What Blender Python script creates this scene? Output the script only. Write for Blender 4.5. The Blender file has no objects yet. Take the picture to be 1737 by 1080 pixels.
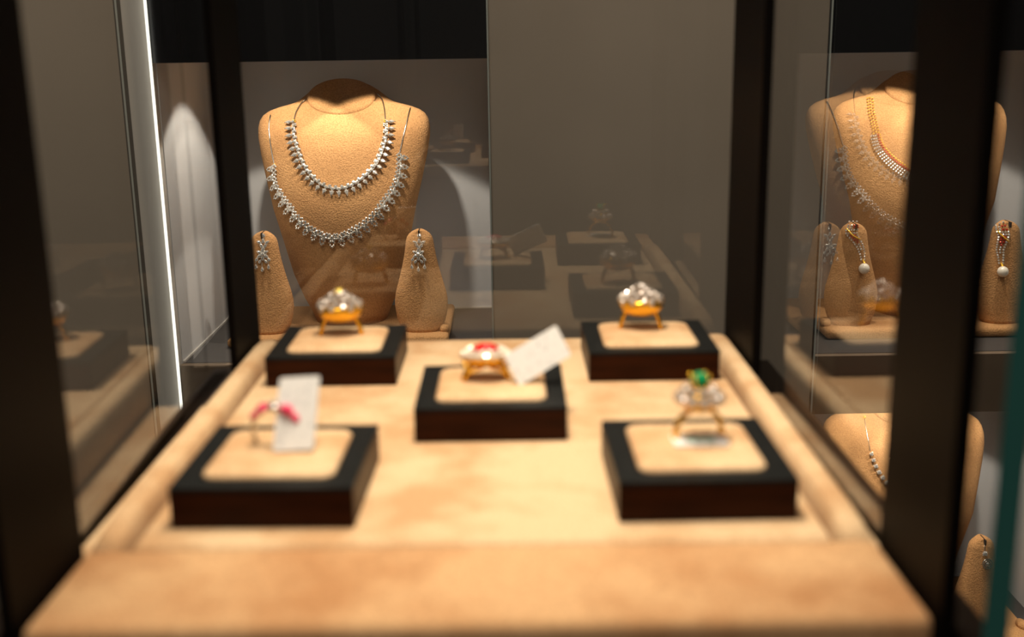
import bpy, bmesh, math, random
from mathutils import Vector, Matrix
from mathutils.bvhtree import BVHTree

random.seed(7)
S = bpy.context.scene
COL = S.collection
PI = math.pi
R = math.radians

# ------------------------------------------------------------------ camera
FPX, W, H = 1878.0, 1737.0, 1080.0
PITCH, ROLL, YAW = R(13.85), R(-0.85), R(0.0)
CAMZ = 1.073
CAM = Vector((0, 0, CAMZ))
ROT = (Matrix.Rotation(YAW, 3, 'Z') @ Matrix.Rotation(PI / 2 - PITCH, 3, 'X') @ Matrix.Rotation(ROLL, 3, 'Z'))
cd = bpy.data.cameras.new('camera')
cam = bpy.data.objects.new('camera', cd)
COL.objects.link(cam)
cam.matrix_world = Matrix.Translation(CAM) @ ROT.to_4x4()
cd.sensor_width = 36.0
cd.lens = 36.0 * FPX / W
cd.clip_start = 0.01
cd.clip_end = 50
cd.dof.use_dof = True
cd.dof.focus_distance = 1.31
cd.dof.aperture_fstop = 6.6
S.camera = cam

# ------------------------------------------------------------------ world, exposure, lights
wd = bpy.data.worlds.new('world')
S.world = wd
wd.use_nodes = True
bg = wd.node_tree.nodes['Background']
bg.inputs[0].default_value = (0.085, 0.075, 0.062, 1)
bg.inputs[1].default_value = 0.35
S.view_settings.view_transform = 'Standard'
S.view_settings.look = 'None'
S.view_settings.exposure = 0.0
S.view_settings.gamma = 1.0
S.view_settings.use_curve_mapping = False
S.cycles.transparent_max_bounces = 32
S.cycles.max_bounces = 8
S.cycles.sample_clamp_indirect = 6


def lamp(name, kind, loc, target, energy, color, **kw):
    d = bpy.data.lights.new(name, kind)
    d.energy = energy
    d.color = color
    for k, v in kw.items():
        setattr(d, k, v)
    o = bpy.data.objects.new(name, d)
    COL.objects.link(o)
    o.location = loc
    o.rotation_euler = (Vector(target) - Vector(loc)).to_track_quat('-Z', 'Y').to_euler()
    return o


WARM = (1.0, 0.85, 0.64)
NEUT = (1.0, 0.90, 0.76)
# lamps in the canopy of the front case
lamp('case_spot_front', 'SPOT', (-0.03, 0.40, 1.42), (-0.01, 0.44, 0.9), 10.5, WARM, spot_size=R(62), spot_blend=0.9, shadow_soft_size=0.022)
lamp('case_spot_rear', 'SPOT', (0.015, 0.53, 1.42), (-0.005, 0.52, 0.9), 7.8, WARM, spot_size=R(62), spot_blend=0.9, shadow_soft_size=0.022)
# unseen fill lamps added overhead: a wall wash and a camera-side fill
lamp('shop_fill_lamp', 'AREA', (-0.3, 0.1, 2.5), (0.0, 1.2, 0.9), 13.5, (1.0, 0.87, 0.71), shape='DISK', size=0.8)
lamp('shop_fill_lamp', 'AREA', (0.5, -1.0, 2.5), (0.1, 0.5, 0.9), 9.0, (1.0, 0.9, 0.78), shape='DISK', size=0.7)  # added behind the camera to brighten glass edges and tags
# spots in the ceilings of the wall niches
for nm, x, z in (('niche_spot', -0.270, 1.116), ('niche_spot', -0.136, 1.116),
                 ('niche_spot', 0.425, 1.116), ('niche_spot', 0.557, 1.116),
                 ('lower_niche_spot', 0.428, 0.724), ('lower_niche_spot', 0.560, 0.724)):
    lamp(nm, 'SPOT', (x, 1.250, z), (x, 1.254, z - 0.3), 2.6, NEUT, spot_size=R(86), spot_blend=0.12, shadow_soft_size=0.005)


# ------------------------------------------------------------------ pixel helpers (photo pixels to places in the room)
def ray(px, py):
    return (ROT @ Vector(((px - W / 2) / FPX, -(py - H / 2) / FPX, -1.0))).normalized()


def at_y(px, py, Y):
    d = ray(px, py)
    return CAM + d * (Y / d.y)


def at_z(px, py, z):
    d = ray(px, py)
    return CAM + d * ((z - CAMZ) / d.z)


# ------------------------------------------------------------------ materials
def mat(name, color, rough=0.5, metal=0.0, **kw):
    m = bpy.data.materials.new(name)
    m.use_nodes = True
    b = m.node_tree.nodes['Principled BSDF']
    b.inputs['Base Color'].default_value = (*color, 1)
    b.inputs['Roughness'].default_value = rough
    b.inputs['Metallic'].default_value = metal
    for k, v in kw.items():
        b.inputs[k].default_value = v
    return m


def noisy(m, c0, c1, scale, detail=3, bump=0.0, bscale=None, stretch=None, lo=0.35, hi=0.65, dist=0.0005):
    nt = m.node_tree
    b = nt.nodes['Principled BSDF']
    tc = nt.nodes.new('ShaderNodeTexCoord')
    src = tc.outputs['Object']
    if stretch:
        mp = nt.nodes.new('ShaderNodeMapping')
        mp.inputs['Scale'].default_value = stretch
        nt.links.new(src, mp.inputs[0])
        src = mp.outputs[0]
    n = nt.nodes.new('ShaderNodeTexNoise')
    n.inputs['Scale'].default_value = scale
    n.inputs['Detail'].default_value = detail
    nt.links.new(src, n.inputs['Vector'])
    cr = nt.nodes.new('ShaderNodeValToRGB')
    cr.color_ramp.elements[0].position = lo
    cr.color_ramp.elements[1].position = hi
    cr.color_ramp.elements[0].color = (*c0, 1)
    cr.color_ramp.elements[1].color = (*c1, 1)
    nt.links.new(n.outputs[0], cr.inputs[0])
    out = cr.outputs[0]
    if bump:
        n2 = nt.nodes.new('ShaderNodeTexNoise')
        n2.inputs['Scale'].default_value = bscale
        n2.inputs['Detail'].default_value = 2
        nt.links.new(tc.outputs['Object'], n2.inputs['Vector'])
        bp = nt.nodes.new('ShaderNodeBump')
        bp.inputs['Strength'].default_value = bump
        bp.inputs['Distance'].default_value = dist
        nt.links.new(n2.outputs[0], bp.inputs['Height'])
        nt.links.new(bp.outputs[0], b.inputs['Normal'])
        mx = nt.nodes.new('ShaderNodeMix')
        mx.data_type = 'RGBA'
        mx.blend_type = 'MULTIPLY'
        mx.inputs[0].default_value = 0.55
        c2 = nt.nodes.new('ShaderNodeValToRGB')
        c2.color_ramp.elements[0].position = 0.3
        c2.color_ramp.elements[1].position = 0.62
        c2.color_ramp.elements[0].color = (0.45, 0.42, 0.38, 1)
        c2.color_ramp.elements[1].color = (1, 1, 1, 1)
        nt.links.new(n2.outputs[0], c2.inputs[0])
        nt.links.new(out, mx.inputs[6])
        nt.links.new(c2.outputs[0], mx.inputs[7])
        out = mx.outputs[2]
    nt.links.new(out, b.inputs['Base Color'])
    return m


def glass_mat(name, tint=(1, 1, 1), ior=1.5):
    m = bpy.data.materials.new(name)
    m.use_nodes = True
    nt = m.node_tree
    nt.nodes.remove(nt.nodes['Principled BSDF'])
    out = nt.nodes['Material Output']
    tr = nt.nodes.new('ShaderNodeBsdfTransparent')
    tr.inputs[0].default_value = (*tint, 1)
    gl = nt.nodes.new('ShaderNodeBsdfGlossy')
    gl.inputs['Roughness'].default_value = 0.0
    fr = nt.nodes.new('ShaderNodeFresnel')
    fr.inputs['IOR'].default_value = ior
    # two surfaces of a pane together reflect 2R/(1+R)
    a = nt.nodes.new('ShaderNodeMath'); a.operation = 'MULTIPLY'; a.inputs[1].default_value = 2.0
    b = nt.nodes.new('ShaderNodeMath'); b.operation = 'ADD'; b.inputs[1].default_value = 1.0
    c = nt.nodes.new('ShaderNodeMath'); c.operation = 'DIVIDE'
    nt.links.new(fr.outputs[0], a.inputs[0]); nt.links.new(fr.outputs[0], b.inputs[0])
    nt.links.new(a.outputs[0], c.inputs[0]); nt.links.new(b.outputs[0], c.inputs[1])
    ge = nt.nodes.new('ShaderNodeNewGeometry')
    inv = nt.nodes.new('ShaderNodeMath'); inv.operation = 'SUBTRACT'; inv.inputs[0].default_value = 1.0
    nt.links.new(ge.outputs['Backfacing'], inv.inputs[1])
    mul = nt.nodes.new('ShaderNodeMath'); mul.operation = 'MULTIPLY'
    nt.links.new(c.outputs[0], mul.inputs[0]); nt.links.new(inv.outputs[0], mul.inputs[1])
    mx = nt.nodes.new('ShaderNodeMixShader')
    nt.links.new(mul.outputs[0], mx.inputs[0])
    nt.links.new(tr.outputs[0], mx.inputs[1]); nt.links.new(gl.outputs[0], mx.inputs[2])
    nt.links.new(mx.outputs[0], out.inputs['Surface'])
    return m


M = {}
M['suede'] = noisy(mat('tan_suede', (0.5, 0.3, 0.14), 1.0), (0.47, 0.238, 0.088), (0.57, 0.305, 0.118), 22, 4, 0.9, 620, None, 0.3, 0.7, 0.001)
M['tray_suede'] = noisy(mat('tray_suede', (0.6, 0.4, 0.2), 1.0), (0.54, 0.325, 0.165), (0.69, 0.49, 0.295), 26, 4, 0.25, 1000, (1, 1, 1), 0.38, 0.58)
M['apron_suede'] = noisy(mat('apron_suede', (0.55, 0.35, 0.17), 1.0), (0.45, 0.225, 0.095), (0.60, 0.36, 0.18), 24, 3, 0.25, 1000, (1, 1, 1), 0.36, 0.60)
M['dark_wood'] = noisy(mat('dark_lacquered_wood', (0.03, 0.008, 0.003), 0.4, 0.0, **{'Specular IOR Level': 0.08}), (0.016, 0.0035, 0.0008), (0.028, 0.0065, 0.0015), 30, 3, 0, None, (1, 1, 6))
M['black_leather'] = noisy(mat('black_leather', (0.015, 0.015, 0.014), 0.5, 0.0, **{'Specular IOR Level': 0.12}), (0.006, 0.0068, 0.0070), (0.010, 0.0112, 0.0115), 300, 2, 0.2, 1500)
M['bronze'] = mat('dark_bronze_metal', (0.0035, 0.0026, 0.0022), 0.5, 0.0, **{'Specular IOR Level': 0.04})
M['cabinet'] = mat('dark_brown_cabinet', (0.03, 0.017, 0.01), 0.5)
M['wall'] = noisy(mat('taupe_wall_paint', (0.3, 0.25, 0.2), 0.85), (0.29, 0.245, 0.19), (0.32, 0.27, 0.21), 6, 2)
M['black_gloss'] = mat('black_gloss_panel', (0.004, 0.004, 0.005), 0.25)
M['fascia'] = mat('brown_fascia', (0.16, 0.115, 0.075), 0.6)
M['niche'] = mat('pale_grey_niche_paint', (0.60, 0.60, 0.595), 0.8)
M['niche_floor'] = mat('charcoal_niche_floor', (0.05, 0.045, 0.042), 0.6)
M['trim_light'] = mat('satin_aluminium_trim', (0.56, 0.53, 0.48), 0.5, 0.0)
M['trim_dark'] = mat('dark_joint', (0.03, 0.03, 0.028), 0.5)
M['glass'] = glass_mat('clear_glass')
M['glass_edge'] = mat('teal_glass_edge', (0.03, 0.13, 0.115), 0.3)
M['glass_edge_pale'] = mat('pale_glass_edge', (0.42, 0.46, 0.42), 0.3)
M['floor'] = noisy(mat('dark_stone_floor', (0.04, 0.035, 0.03), 0.5), (0.035, 0.03, 0.026), (0.05, 0.043, 0.036), 3, 3)
M['silver'] = mat('white_gold', (0.72, 0.68, 0.60), 0.22, 1.0)
M['gold'] = mat('yellow_gold', (1.0, 0.58, 0.06), 0.2, 0.5)
M['ring_gold'] = mat('ring_gold', (1.0, 0.56, 0.05), 0.24, 0.85)
M['diamond'] = mat('diamond', (0.86, 0.83, 0.76), 0.12, 0.74)
M['ring_diamond'] = mat('ring_diamond', (0.74, 0.65, 0.58), 0.07, 0.7)
M['pave'] = mat('pave_diamond', (0.80, 0.70, 0.60), 0.28, 0.5)
M['pearl'] = mat('pearl', (0.80, 0.74, 0.62), 0.22, 0.0)
M['ruby'] = mat('ruby', (0.50, 0.004, 0.004), 0.2, 0.0)
M['dark_ruby'] = mat('dark_ruby', (0.42, 0.03, 0.015), 0.15, 0.3)
M['pink'] = mat('pink_sapphire', (0.72, 0.06, 0.14), 0.12, 0.2)
M['emerald'] = mat('emerald', (0.0, 0.30, 0.11), 0.1, 0.2)
M['yellow'] = mat('yellow_diamond', (0.85, 0.62, 0.12), 0.12, 0.4)
M['paper'] = noisy(mat('white_tag_paper', (0.8, 0.8, 0.78), 0.6), (0.56, 0.57, 0.59), (0.76, 0.76, 0.76), 330, 2, 0, None, (1, 1, 1), 0.30, 0.44)
M['green_print'] = mat('green_print', (0.25, 0.5, 0.4), 0.6)
M['slot'] = mat('dark_slit', (0.02, 0.012, 0.007), 0.9)
ml = bpy.data.materials.new('lit_strip')
ml.use_nodes = True
pb = ml.node_tree.nodes['Principled BSDF']
pb.inputs['Base Color'].default_value = (0.8, 0.8, 0.75, 1)
pb.inputs['Emission Color'].default_value = (1.0, 0.98, 0.86, 1)
pb.inputs['Emission Strength'].default_value = 1.8
M['lit'] = ml


# ------------------------------------------------------------------ mesh helpers
def finish(bm, name, mats, parent=None, smooth=False, loc=None):
    """Link a bmesh as ONE object; a child is given in world space and made local to its parent."""
    bmesh.ops.recalc_face_normals(bm, faces=bm.faces)
    if parent is not None:
        bmesh.ops.translate(bm, verts=bm.verts, vec=-ORIG[parent.name])
    elif loc is not None:
        bmesh.ops.translate(bm, verts=bm.verts, vec=-Vector(loc))
    me = bpy.data.meshes.new(name)
    for f in bm.faces:
        f.smooth = smooth
    bm.to_mesh(me)
    bm.free()
    for m in (mats if isinstance(mats, (list, tuple)) else [mats]):
        me.materials.append(m)
    o = bpy.data.objects.new(name, me)
    COL.objects.link(o)
    if parent is not None:
        o.parent = parent
        ORIG[o.name] = ORIG[parent.name].copy()
    elif loc is not None:
        o.location = loc
        ORIG[o.name] = Vector(loc)
    else:
        ORIG[o.name] = Vector((0, 0, 0))
    return o


ORIG = {}


def tag(o, label, cat, group=None, kind=None):
    o['label'] = label
    o['category'] = cat
    if group:
        o['group'] = group
    if kind:
        o['kind'] = kind
    return o


def thing(name, label, cat, loc, group=None):
    o = bpy.data.objects.new(name, None)
    o.empty_display_size = 0.02
    COL.objects.link(o)
    o.location = loc
    ORIG[o.name] = Vector(loc)
    return tag(o, label, cat, group)


def struct(o):
    o['kind'] = 'structure'
    return o


def inst(mesh, name, parent, mtx):
    """A child that shares mesh data, placed by its world matrix."""
    o = bpy.data.objects.new(name, mesh)
    COL.objects.link(o)
    o.parent = parent
    o.matrix_local = Matrix.Translation(-ORIG[parent.name]) @ mtx
    return o


def box(bm, x0, x1, y0, y1, z0, z1, bevel=0.0, seg=2, mi=0):
    r = bmesh.ops.create_cube(bm, size=1.0)
    vs = r['verts']
    bmesh.ops.scale(bm, verts=vs, vec=(x1 - x0, y1 - y0, z1 - z0))
    bmesh.ops.translate(bm, verts=vs, vec=((x0 + x1) / 2, (y0 + y1) / 2, (z0 + z1) / 2))
    fs = {f for v in vs for f in v.link_faces}
    for f in fs:
        f.material_index = mi
    if bevel:
        es = list({e for v in vs for e in v.link_edges})
        r = bmesh.ops.bevel(bm, geom=es, offset=bevel, segments=seg, profile=0.5, affect='EDGES')
        for f in r['faces']:
            f.material_index = mi
    return vs


def rings(bm, loops, cap0=True, cap1=True, mi=0):
    """Skin a list of closed vertex loops."""
    vl = [[bm.verts.new(p) for p in lp] for lp in loops]
    n = len(vl[0])
    for a, b in zip(vl, vl[1:]):
        for i in range(n):
            f = bm.faces.new((a[i], a[(i + 1) % n], b[(i + 1) % n], b[i]))
            f.material_index = mi
    if cap0:
        bm.faces.new(list(reversed(vl[0]))).material_index = mi
    if cap1:
        bm.faces.new(vl[-1]).material_index = mi
    return vl


def tube(bm, pts, r, seg=8, mi=0, rz=None, closed=False):
    pts = [Vector(p) for p in pts]
    loops = []
    prev = None
    n = len(pts)
    for i, p in enumerate(pts):
        a = pts[(i - 1) % n] if (closed or i > 0) else p
        b = pts[(i + 1) % n] if (closed or i < n - 1) else p
        t = (b - a).normalized()
        if prev is None:
            up = Vector((0, 1, 0)) if abs(t.y) < 0.9 else Vector((1, 0, 0))
        else:
            up = prev
        s = t.cross(up).normalized()
        up = s.cross(t).normalized()
        prev = up
        rr = r[i] if isinstance(r, (list, tuple)) else r
        r2 = rr if rz is None else rz
        loops.append([p + s * (rr * math.cos(2 * PI * k / seg)) + up * (r2 * math.sin(2 * PI * k / seg)) for k in range(seg)])
    if closed:
        vl = rings(bm, loops, False, False, mi)
        m = len(vl[0])
        for k in range(m):
            bm.faces.new((vl[-1][k], vl[-1][(k + 1) % m], vl[0][(k + 1) % m], vl[0][k])).material_index = mi
    else:
        rings(bm, loops, True, True, mi)


def gem(bm, c, rx, ry, h, rot=0.0, sides=8, pear=0.0, mi=0, mtx=None):
    """Faceted stone lying in the xy plane, table up (+z): table, crown, girdle, pavilion."""
    c = Vector(c)
    cr, sr = math.cos(rot), math.sin(rot)

    def ring_(k, z, off):
        out = []
        for i in range(sides):
            a = 2 * PI * (i + off) / sides
            x, y = math.cos(a) * k, math.sin(a) * k
            x *= 1.0 - pear * max(0.0, y) * 0.95
            y *= 1.0 + pear * 0.25 * max(0.0, y)
            x *= rx
            y *= ry
            p = Vector((x * cr - y * sr, x * sr + y * cr, z)) + c
            out.append(mtx @ p if mtx is not None else p)
        return out
    lo = ring_(0.45, -h * 0.5, 0.0)
    g = ring_(1.0, 0.0, 0.0)
    m1 = ring_(0.86, h * 0.45, 0.5)
    t = ring_(0.52, h * 0.8, 0.0)
    vl = [[bm.verts.new(p) for p in lp] for lp in (lo, g, m1, t)]
    n = sides
    for i in range(n):
        j = (i + 1) % n
        fs = [bm.faces.new((vl[0][i], vl[0][j], vl[1][j], vl[1][i])),
              bm.faces.new((vl[1][i], vl[1][j], vl[2][i])),
              bm.faces.new((vl[2][i], vl[1][j], vl[2][j])),
              bm.faces.new((vl[2][i], vl[2][j], vl[3][j])),
              bm.faces.new((vl[3][i], vl[2][i], vl[3][j]))]
        for f in fs:
            f.material_index = mi
    bm.faces.new(vl[3]).material_index = mi
    bm.faces.new(list(reversed(vl[0]))).material_index = mi


def ball(bm, c, r, mi=0, u=10, v=7, sc=(1, 1, 1)):
    rr = bmesh.ops.create_uvsphere(bm, u_segments=u, v_segments=v, radius=r)
    bmesh.ops.scale(bm, verts=rr['verts'], vec=sc)
    bmesh.ops.translate(bm, verts=rr['verts'], vec=c)
    for f in {f for q in rr['verts'] for f in q.link_faces}:
        f.material_index = mi


def spline(pts, n):
    """Catmull-Rom through pts, resampled to n points evenly by length."""
    P = [Vector((*p, 0.0)) if len(p) == 2 else Vector(p) for p in pts]
    P = [P[0] * 2 - P[1]] + P + [P[-1] * 2 - P[-2]]
    dense = []
    for i in range(1, len(P) - 2):
        for k in range(24):
            t = k / 24
            p0, p1, p2, p3 = P[i - 1:i + 3]
            dense.append(0.5 * ((2 * p1) + (p2 - p0) * t + (2 * p0 - 5 * p1 + 4 * p2 - p3) * t * t + (3 * p1 - p0 - 3 * p2 + p3) * t ** 3))
    dense.append(P[-2])
    L = [0.0]
    for a, b in zip(dense, dense[1:]):
        L.append(L[-1] + (b - a).length)
    out = []
    j = 0
    for k in range(n):
        s = L[-1] * k / (n - 1)
        while j < len(L) - 2 and L[j + 1] < s:
            j += 1
        u = (s - L[j]) / max(1e-9, L[j + 1] - L[j])
        out.append(dense[j].lerp(dense[j + 1], min(1, max(0, u))))
    return out


# ------------------------------------------------------------------ large structure
YF, YB = 1.165, 1.42                  # wall front plane, niche back
NL = (-0.364, -0.0215)                # left niche
NR = (0.330, 0.672)                   # right niche
Z_TOP = CAMZ - 0.0125                 # top of the upper openings
Z_F1 = CAMZ - 0.335                   # floor of the upper niches
Z_T2 = CAMZ - 0.4015                  # top of the lower opening
Z_F2 = CAMZ - 0.732
Z_MAX = 1.75

bm = bmesh.new()
box(bm, -2.2, 2.2, -1.5, 1.7, -0.05, 0.0)
struct(finish(bm, 'floor', M['floor']))
bm = bmesh.new()
for x0, x1 in ((-1.6, NL[0] - 0.034), (NL[1] + 0.0015, NR[0] - 0.003), (NR[1] + 0.003, 1.6)):
    box(bm, x0, x1, YF, 1.55, 0, Z_MAX)
struct(finish(bm, 'wall_back', M['wall']))


def niche(name, x0, x1, z0, z1, zc):
    """Recess with pale walls, charcoal floor and ceiling above the opening."""
    bm = bmesh.new()
    t = 0.001
    box(bm, x0 - t, x1 + t, YB, YB + 0.01, z0 - 0.004, zc)
    box(bm, x0 - t, x0, YF + 0.012, YB, z0 - 0.004, zc)
    box(bm, x1, x1 + t, YF + 0.012, YB, z0 - 0.004, zc)
    box(bm, x0, x1, YF + 0.012, YB, zc, zc + 0.004)
    box(bm, x0, x1, YF + 0.012, YB, z0 - 0.004, z0, mi=1)
    return struct(finish(bm, name, [M['niche'], M['niche_floor']]))


niche('wall_niche_left', NL[0], NL[1], Z_F1, Z_TOP, 1.140)
niche('wall_niche_right', NR[0], NR[1], Z_F1, Z_TOP, 1.140)
niche('wall_niche_lower', NR[0], NR[1], Z_F2, Z_T2, Z_T2 + 0.0570)
# thin pale skirting strips along the niche floors
bm = bmesh.new(); box(bm, NL[0], NL[0] + 0.002, YF + 0.012, YB, Z_F1, Z_F1 + 0.0022)
struct(finish(bm, 'baseboard_left', M['trim_light']))
bm = bmesh.new(); box(bm, NL[0] + 0.002, NL[1], YB - 0.002, YB, Z_F1, Z_F1 + 0.0018)
struct(finish(bm, 'baseboard_back', M['trim_light']))
# fascias: black band above, brown band between the niches
n = 0
for (x0, x1) in (NL, NR):
    n += 1
    bm = bmesh.new(); box(bm, x0, x1, YF, YF + 0.010, Z_TOP, Z_MAX)
    struct(finish(bm, 'trim_%d' % n, M['black_gloss']))
for (x0, x1, z0, z1) in ((NL[0], NL[1], 0.0, Z_F1), (NR[0], NR[1], Z_T2, Z_F1), (NR[0], NR[1], 0.0, Z_F2)):
    n += 1
    bm = bmesh.new(); box(bm, x0, x1, YF, YF + 0.010, z0, z1)
    struct(finish(bm, 'trim_%d' % n, M['fascia']))
# vertical trims beside the openings
for x0, x1, m in ((NL[0] - 0.0265, NL[0] - 0.001, 'trim_light'), (NL[0] - 0.0305, NL[0] - 0.0265, 'trim_dark'),
                  (NL[0] - 0.0325, NL[0] - 0.0305, 'glass_edge_pale'), (NL[0] - 0.034, NL[0] - 0.0325, 'trim_dark'),
                  (NL[1], NL[1] + 0.0015, 'glass_edge_pale'), (NR[0] - 0.0018, NR[0], 'glass_edge_pale'), (NR[0] - 0.003, NR[0] - 0.0018, 'trim_dark'),
                  (NR[1], NR[1] + 0.003, 'trim_dark')):
    n += 1
    bm = bmesh.new(); box(bm, x0, x1, YF - 0.003, YF + 0.03, 0, Z_MAX)
    struct(finish(bm, 'trim_%d' % n, M[m]))
# lit strip running the full height of the left glass edge
bm = bmesh.new(); box(bm, NL[0] - 0.001, NL[0] + 0.0004, YF - 0.010, YF - 0.0035, 0.05, Z_MAX, 0.0003, 1)
o = finish(bm, 'light_strip', M['lit'], loc=(NL[0], YF, 0.05))
tag(o, 'glowing thin white vertical strip along the edge of the left wall showcase', 'light')
# glass fronts of the wall showcases
for (x0, x1), lb in ((NL, 'clear glass front of the wall showcase with the diamond necklaces'),
                     (NR, 'clear glass front of the wall showcase with the gold and ruby necklace')):
    bm = bmesh.new()
    box(bm, x0 + 0.0015, x1 - 0.0005, YF - 0.0085, YF - 0.003, 0.05, Z_MAX)
    o = finish(bm, 'glass_front', M['glass'], loc=((x0 + x1) / 2, YF - 0.006, 0.05))
    tag(o, lb, 'glass')

# ------------------------------------------------------------------ front case
ZT = 0.90
XL, XR = -0.1535, 0.1292              # inner faces of the posts = outer edges of the tray
XC = (XL + XR) / 2
YA0, YT0, YT1 = 0.3065, 0.364, 0.652   # apron front, tray front, tray back
case = thing('display_case', 'glass display case with dark bronze posts around the ring tray', 'display case', (XC, 0.48, 0))
bm = bmesh.new(); box(bm, XL - 0.034, XR + 0.032, YA0 - 0.006, YT1 + 0.020, 0.0, ZT - 0.022)
finish(bm, 'plinth', M['cabinet'], case)
for x0, x1, yb in ((XL - 0.0048, XL - 0.0008, 0.597), (XR + 0.0008, XR + 0.0058, 0.578)):
    for y0, y1 in ((0.307, 0.3655), (yb, 0.657)):
        bm = bmesh.new(); box(bm, x0, x1, y0, y1, ZT - 0.022, 1.5, 0.0008, 2)
        finish(bm, 'post', M['bronze'], case)
PL, PR = -0.1700, at_y(1716, 800, 0.304).x - 0.004


def pane(name, x0, x1, y0, y1, ang=0.0, edge='glass_edge'):
    bm = bmesh.new()
    box(bm, x0, x1, y0, y1, ZT - 0.022, 1.5)
    thin_x = (x1 - x0) < (y1 - y0)
    for f in bm.faces:
        nn = f.normal
        f.material_index = 2 if abs(nn.z) > 0.5 else (0 if (abs(nn.x) > 0.5) == thin_x or (thin_x and nn.y > 0.5) else 1)
    if ang:
        bmesh.ops.rotate(bm, cent=((x0 + x1) / 2, y0, 0), matrix=Matrix.Rotation(ang, 3, 'Z'), verts=bm.verts)
    return finish(bm, name, [M['glass'], M[edge], M['bronze']], case)


pane('side_glass', PL - 0.008, PL, 0.304, 0.662, R(1.2))
pane('side_glass', PR, PR + 0.008, 0.304, 0.662, R(0.6))
for x0, x1, z in ((PL - 0.0002, XL - 0.0008, ZT - 0.0155), (XR + 0.0008, PR - 0.003, ZT - 0.0135)):
    bm = bmesh.new(); box(bm, x0, x1, 0.366, 0.577, ZT - 0.022, z, 0.001, 2)
    finish(bm, 'edge_strip', M['tray_suede'], case)
pane('back_glass', XL - 0.010, XR + 0.010, 0.664, 0.670, 0.0, 'bronze')

# suede tray inside the case
tray = thing('display_tray', 'tan suede display tray carrying the five ring blocks', 'tray', (XC, 0.48, ZT - 0.022))
BW = 0.0125
bm = bmesh.new(); box(bm, XL + BW + 0.0022, XR - BW - 0.0022, YT0 + 0.0022, YT1, ZT - 0.02, ZT, 0.0035, 4)
finish(bm, 'bed', M['tray_suede'], tray, True)
for x0, x1 in ((XL, XL + BW), (XR - BW, XR)):
    bm = bmesh.new()
    loops = []
    ys = [YT0 + 0.0008 + (YT1 - YT0 - 0.001) * k / 24 for k in range(25)]
    for k, y in enumerate(ys):
        e = min(k, 24 - k)
        f = (0.72, 0.93, 1.0)[min(e, 2)]
        lp = []
        for i in range(28):
            a = 2 * PI * i / 28
            cx, sz = math.cos(a), math.sin(a)
            px = (x0 + x1) / 2 + (x1 - x0) / 2 * math.copysign(abs(cx) ** 0.55, cx)
            pz = (ZT - 0.008) + (0.0125 * f if sz > 0 else 0.012) * math.copysign(abs(sz) ** 0.8, sz)
            lp.append((px, y, pz))
        loops.append(lp)
    rings(bm, loops)
    finish(bm, 'side_roll', M['tray_suede'], tray, True)
# padded front apron between the front posts
bm = bmesh.new()
box(bm, XL + 0.0005, XR - 0.0005, YA0, YT0 - 0.0005, ZT - 0.0205, ZT + 0.0015, 0.0045, 5)
finish(bm, 'front_apron', M['apron_suede'], tray, True)

# ------------------------------------------------------------------ ring blocks
HB = 0.0157
blocks = {}


def block(key, label, cx, cy, rz=0.0, wx=0.0655, wy=0.067):
    t = thing('ring_block', label, 'display block', (0, 0, 0), 'dark ring blocks on the suede tray')
    ORIG[t.name] = Vector((0, 0, 0))
    hx, hy = wx / 2, wy / 2
    bm = bmesh.new(); box(bm, -hx, hx, -hy, hy, 0, HB - 0.0014, 0.0006, 2)
    finish(bm, 'wooden_base', M['dark_wood'], t)
    bm = bmesh.new()
    fr = 0.0085
    o_ = [(-hx, -hy), (hx, -hy), (hx, hy), (-hx, hy)]
    i_ = []
    ix, iy, rr = hx - fr, hy - fr, 0.006
    for (sx, sy, a0) in ((-1, -1, PI), (1, -1, 1.5 * PI), (1, 1, 0), (-1, 1, 0.5 * PI)):
        for k in range(7):
            a = a0 + k * PI / 12
            i_.append((sx * (ix - rr) + rr * math.cos(a), sy * (iy - rr) + rr * math.sin(a)))
    oo = []
    for q, (x, y) in enumerate(o_):
        oo += [(x, y)] * 1
    z0, z1 = HB - 0.0014, HB
    for z in (z1,):
        ov = [bm.verts.new((x, y, z)) for x, y in o_]
        iv = [bm.verts.new((x, y, z)) for x, y in i_]
        ovb = [bm.verts.new((x, y, z0)) for x, y in o_]
        ivb = [bm.verts.new((x, y, z0)) for x, y in i_]
        for c in range(4):
            seg = iv[c * 7:(c + 1) * 7]
            for a, b in zip(seg, seg[1:]):
                bm.faces.new((ov[c], b, a))
            bm.faces.new((ov[c], ov[(c + 1) % 4], iv[((c + 1) % 4) * 7], iv[c * 7 + 6]))
            bm.faces.new((ov[c], ovb[c], ovb[(c + 1) % 4], ov[(c + 1) % 4]))
        m_ = len(iv)
        for k in range(m_):
            bm.faces.new((iv[k], iv[(k + 1) % m_], ivb[(k + 1) % m_], ivb[k]))
    finish(bm, 'leather_border', M['black_leather'], t)
    bm = bmesh.new()
    loops = []
    for (k, z) in ((0.975, HB - 0.0013), (0.985, HB + 0.0002), (0.965, HB + 0.0012), (0.90, HB + 0.0019), (0.7, HB + 0.0022), (0.3, HB + 0.0023)):
        loops.append([(x * k, y * k, z) for x, y in i_])
    rings(bm, loops)
    finish(bm, 'suede_pad', M['tray_suede'], t, True)
    t.location = (cx, cy, ZT + 0.0003)
    t.rotation_euler = (0, 0, rz)
    blocks[key] = (cx, cy)
    return t


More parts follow.
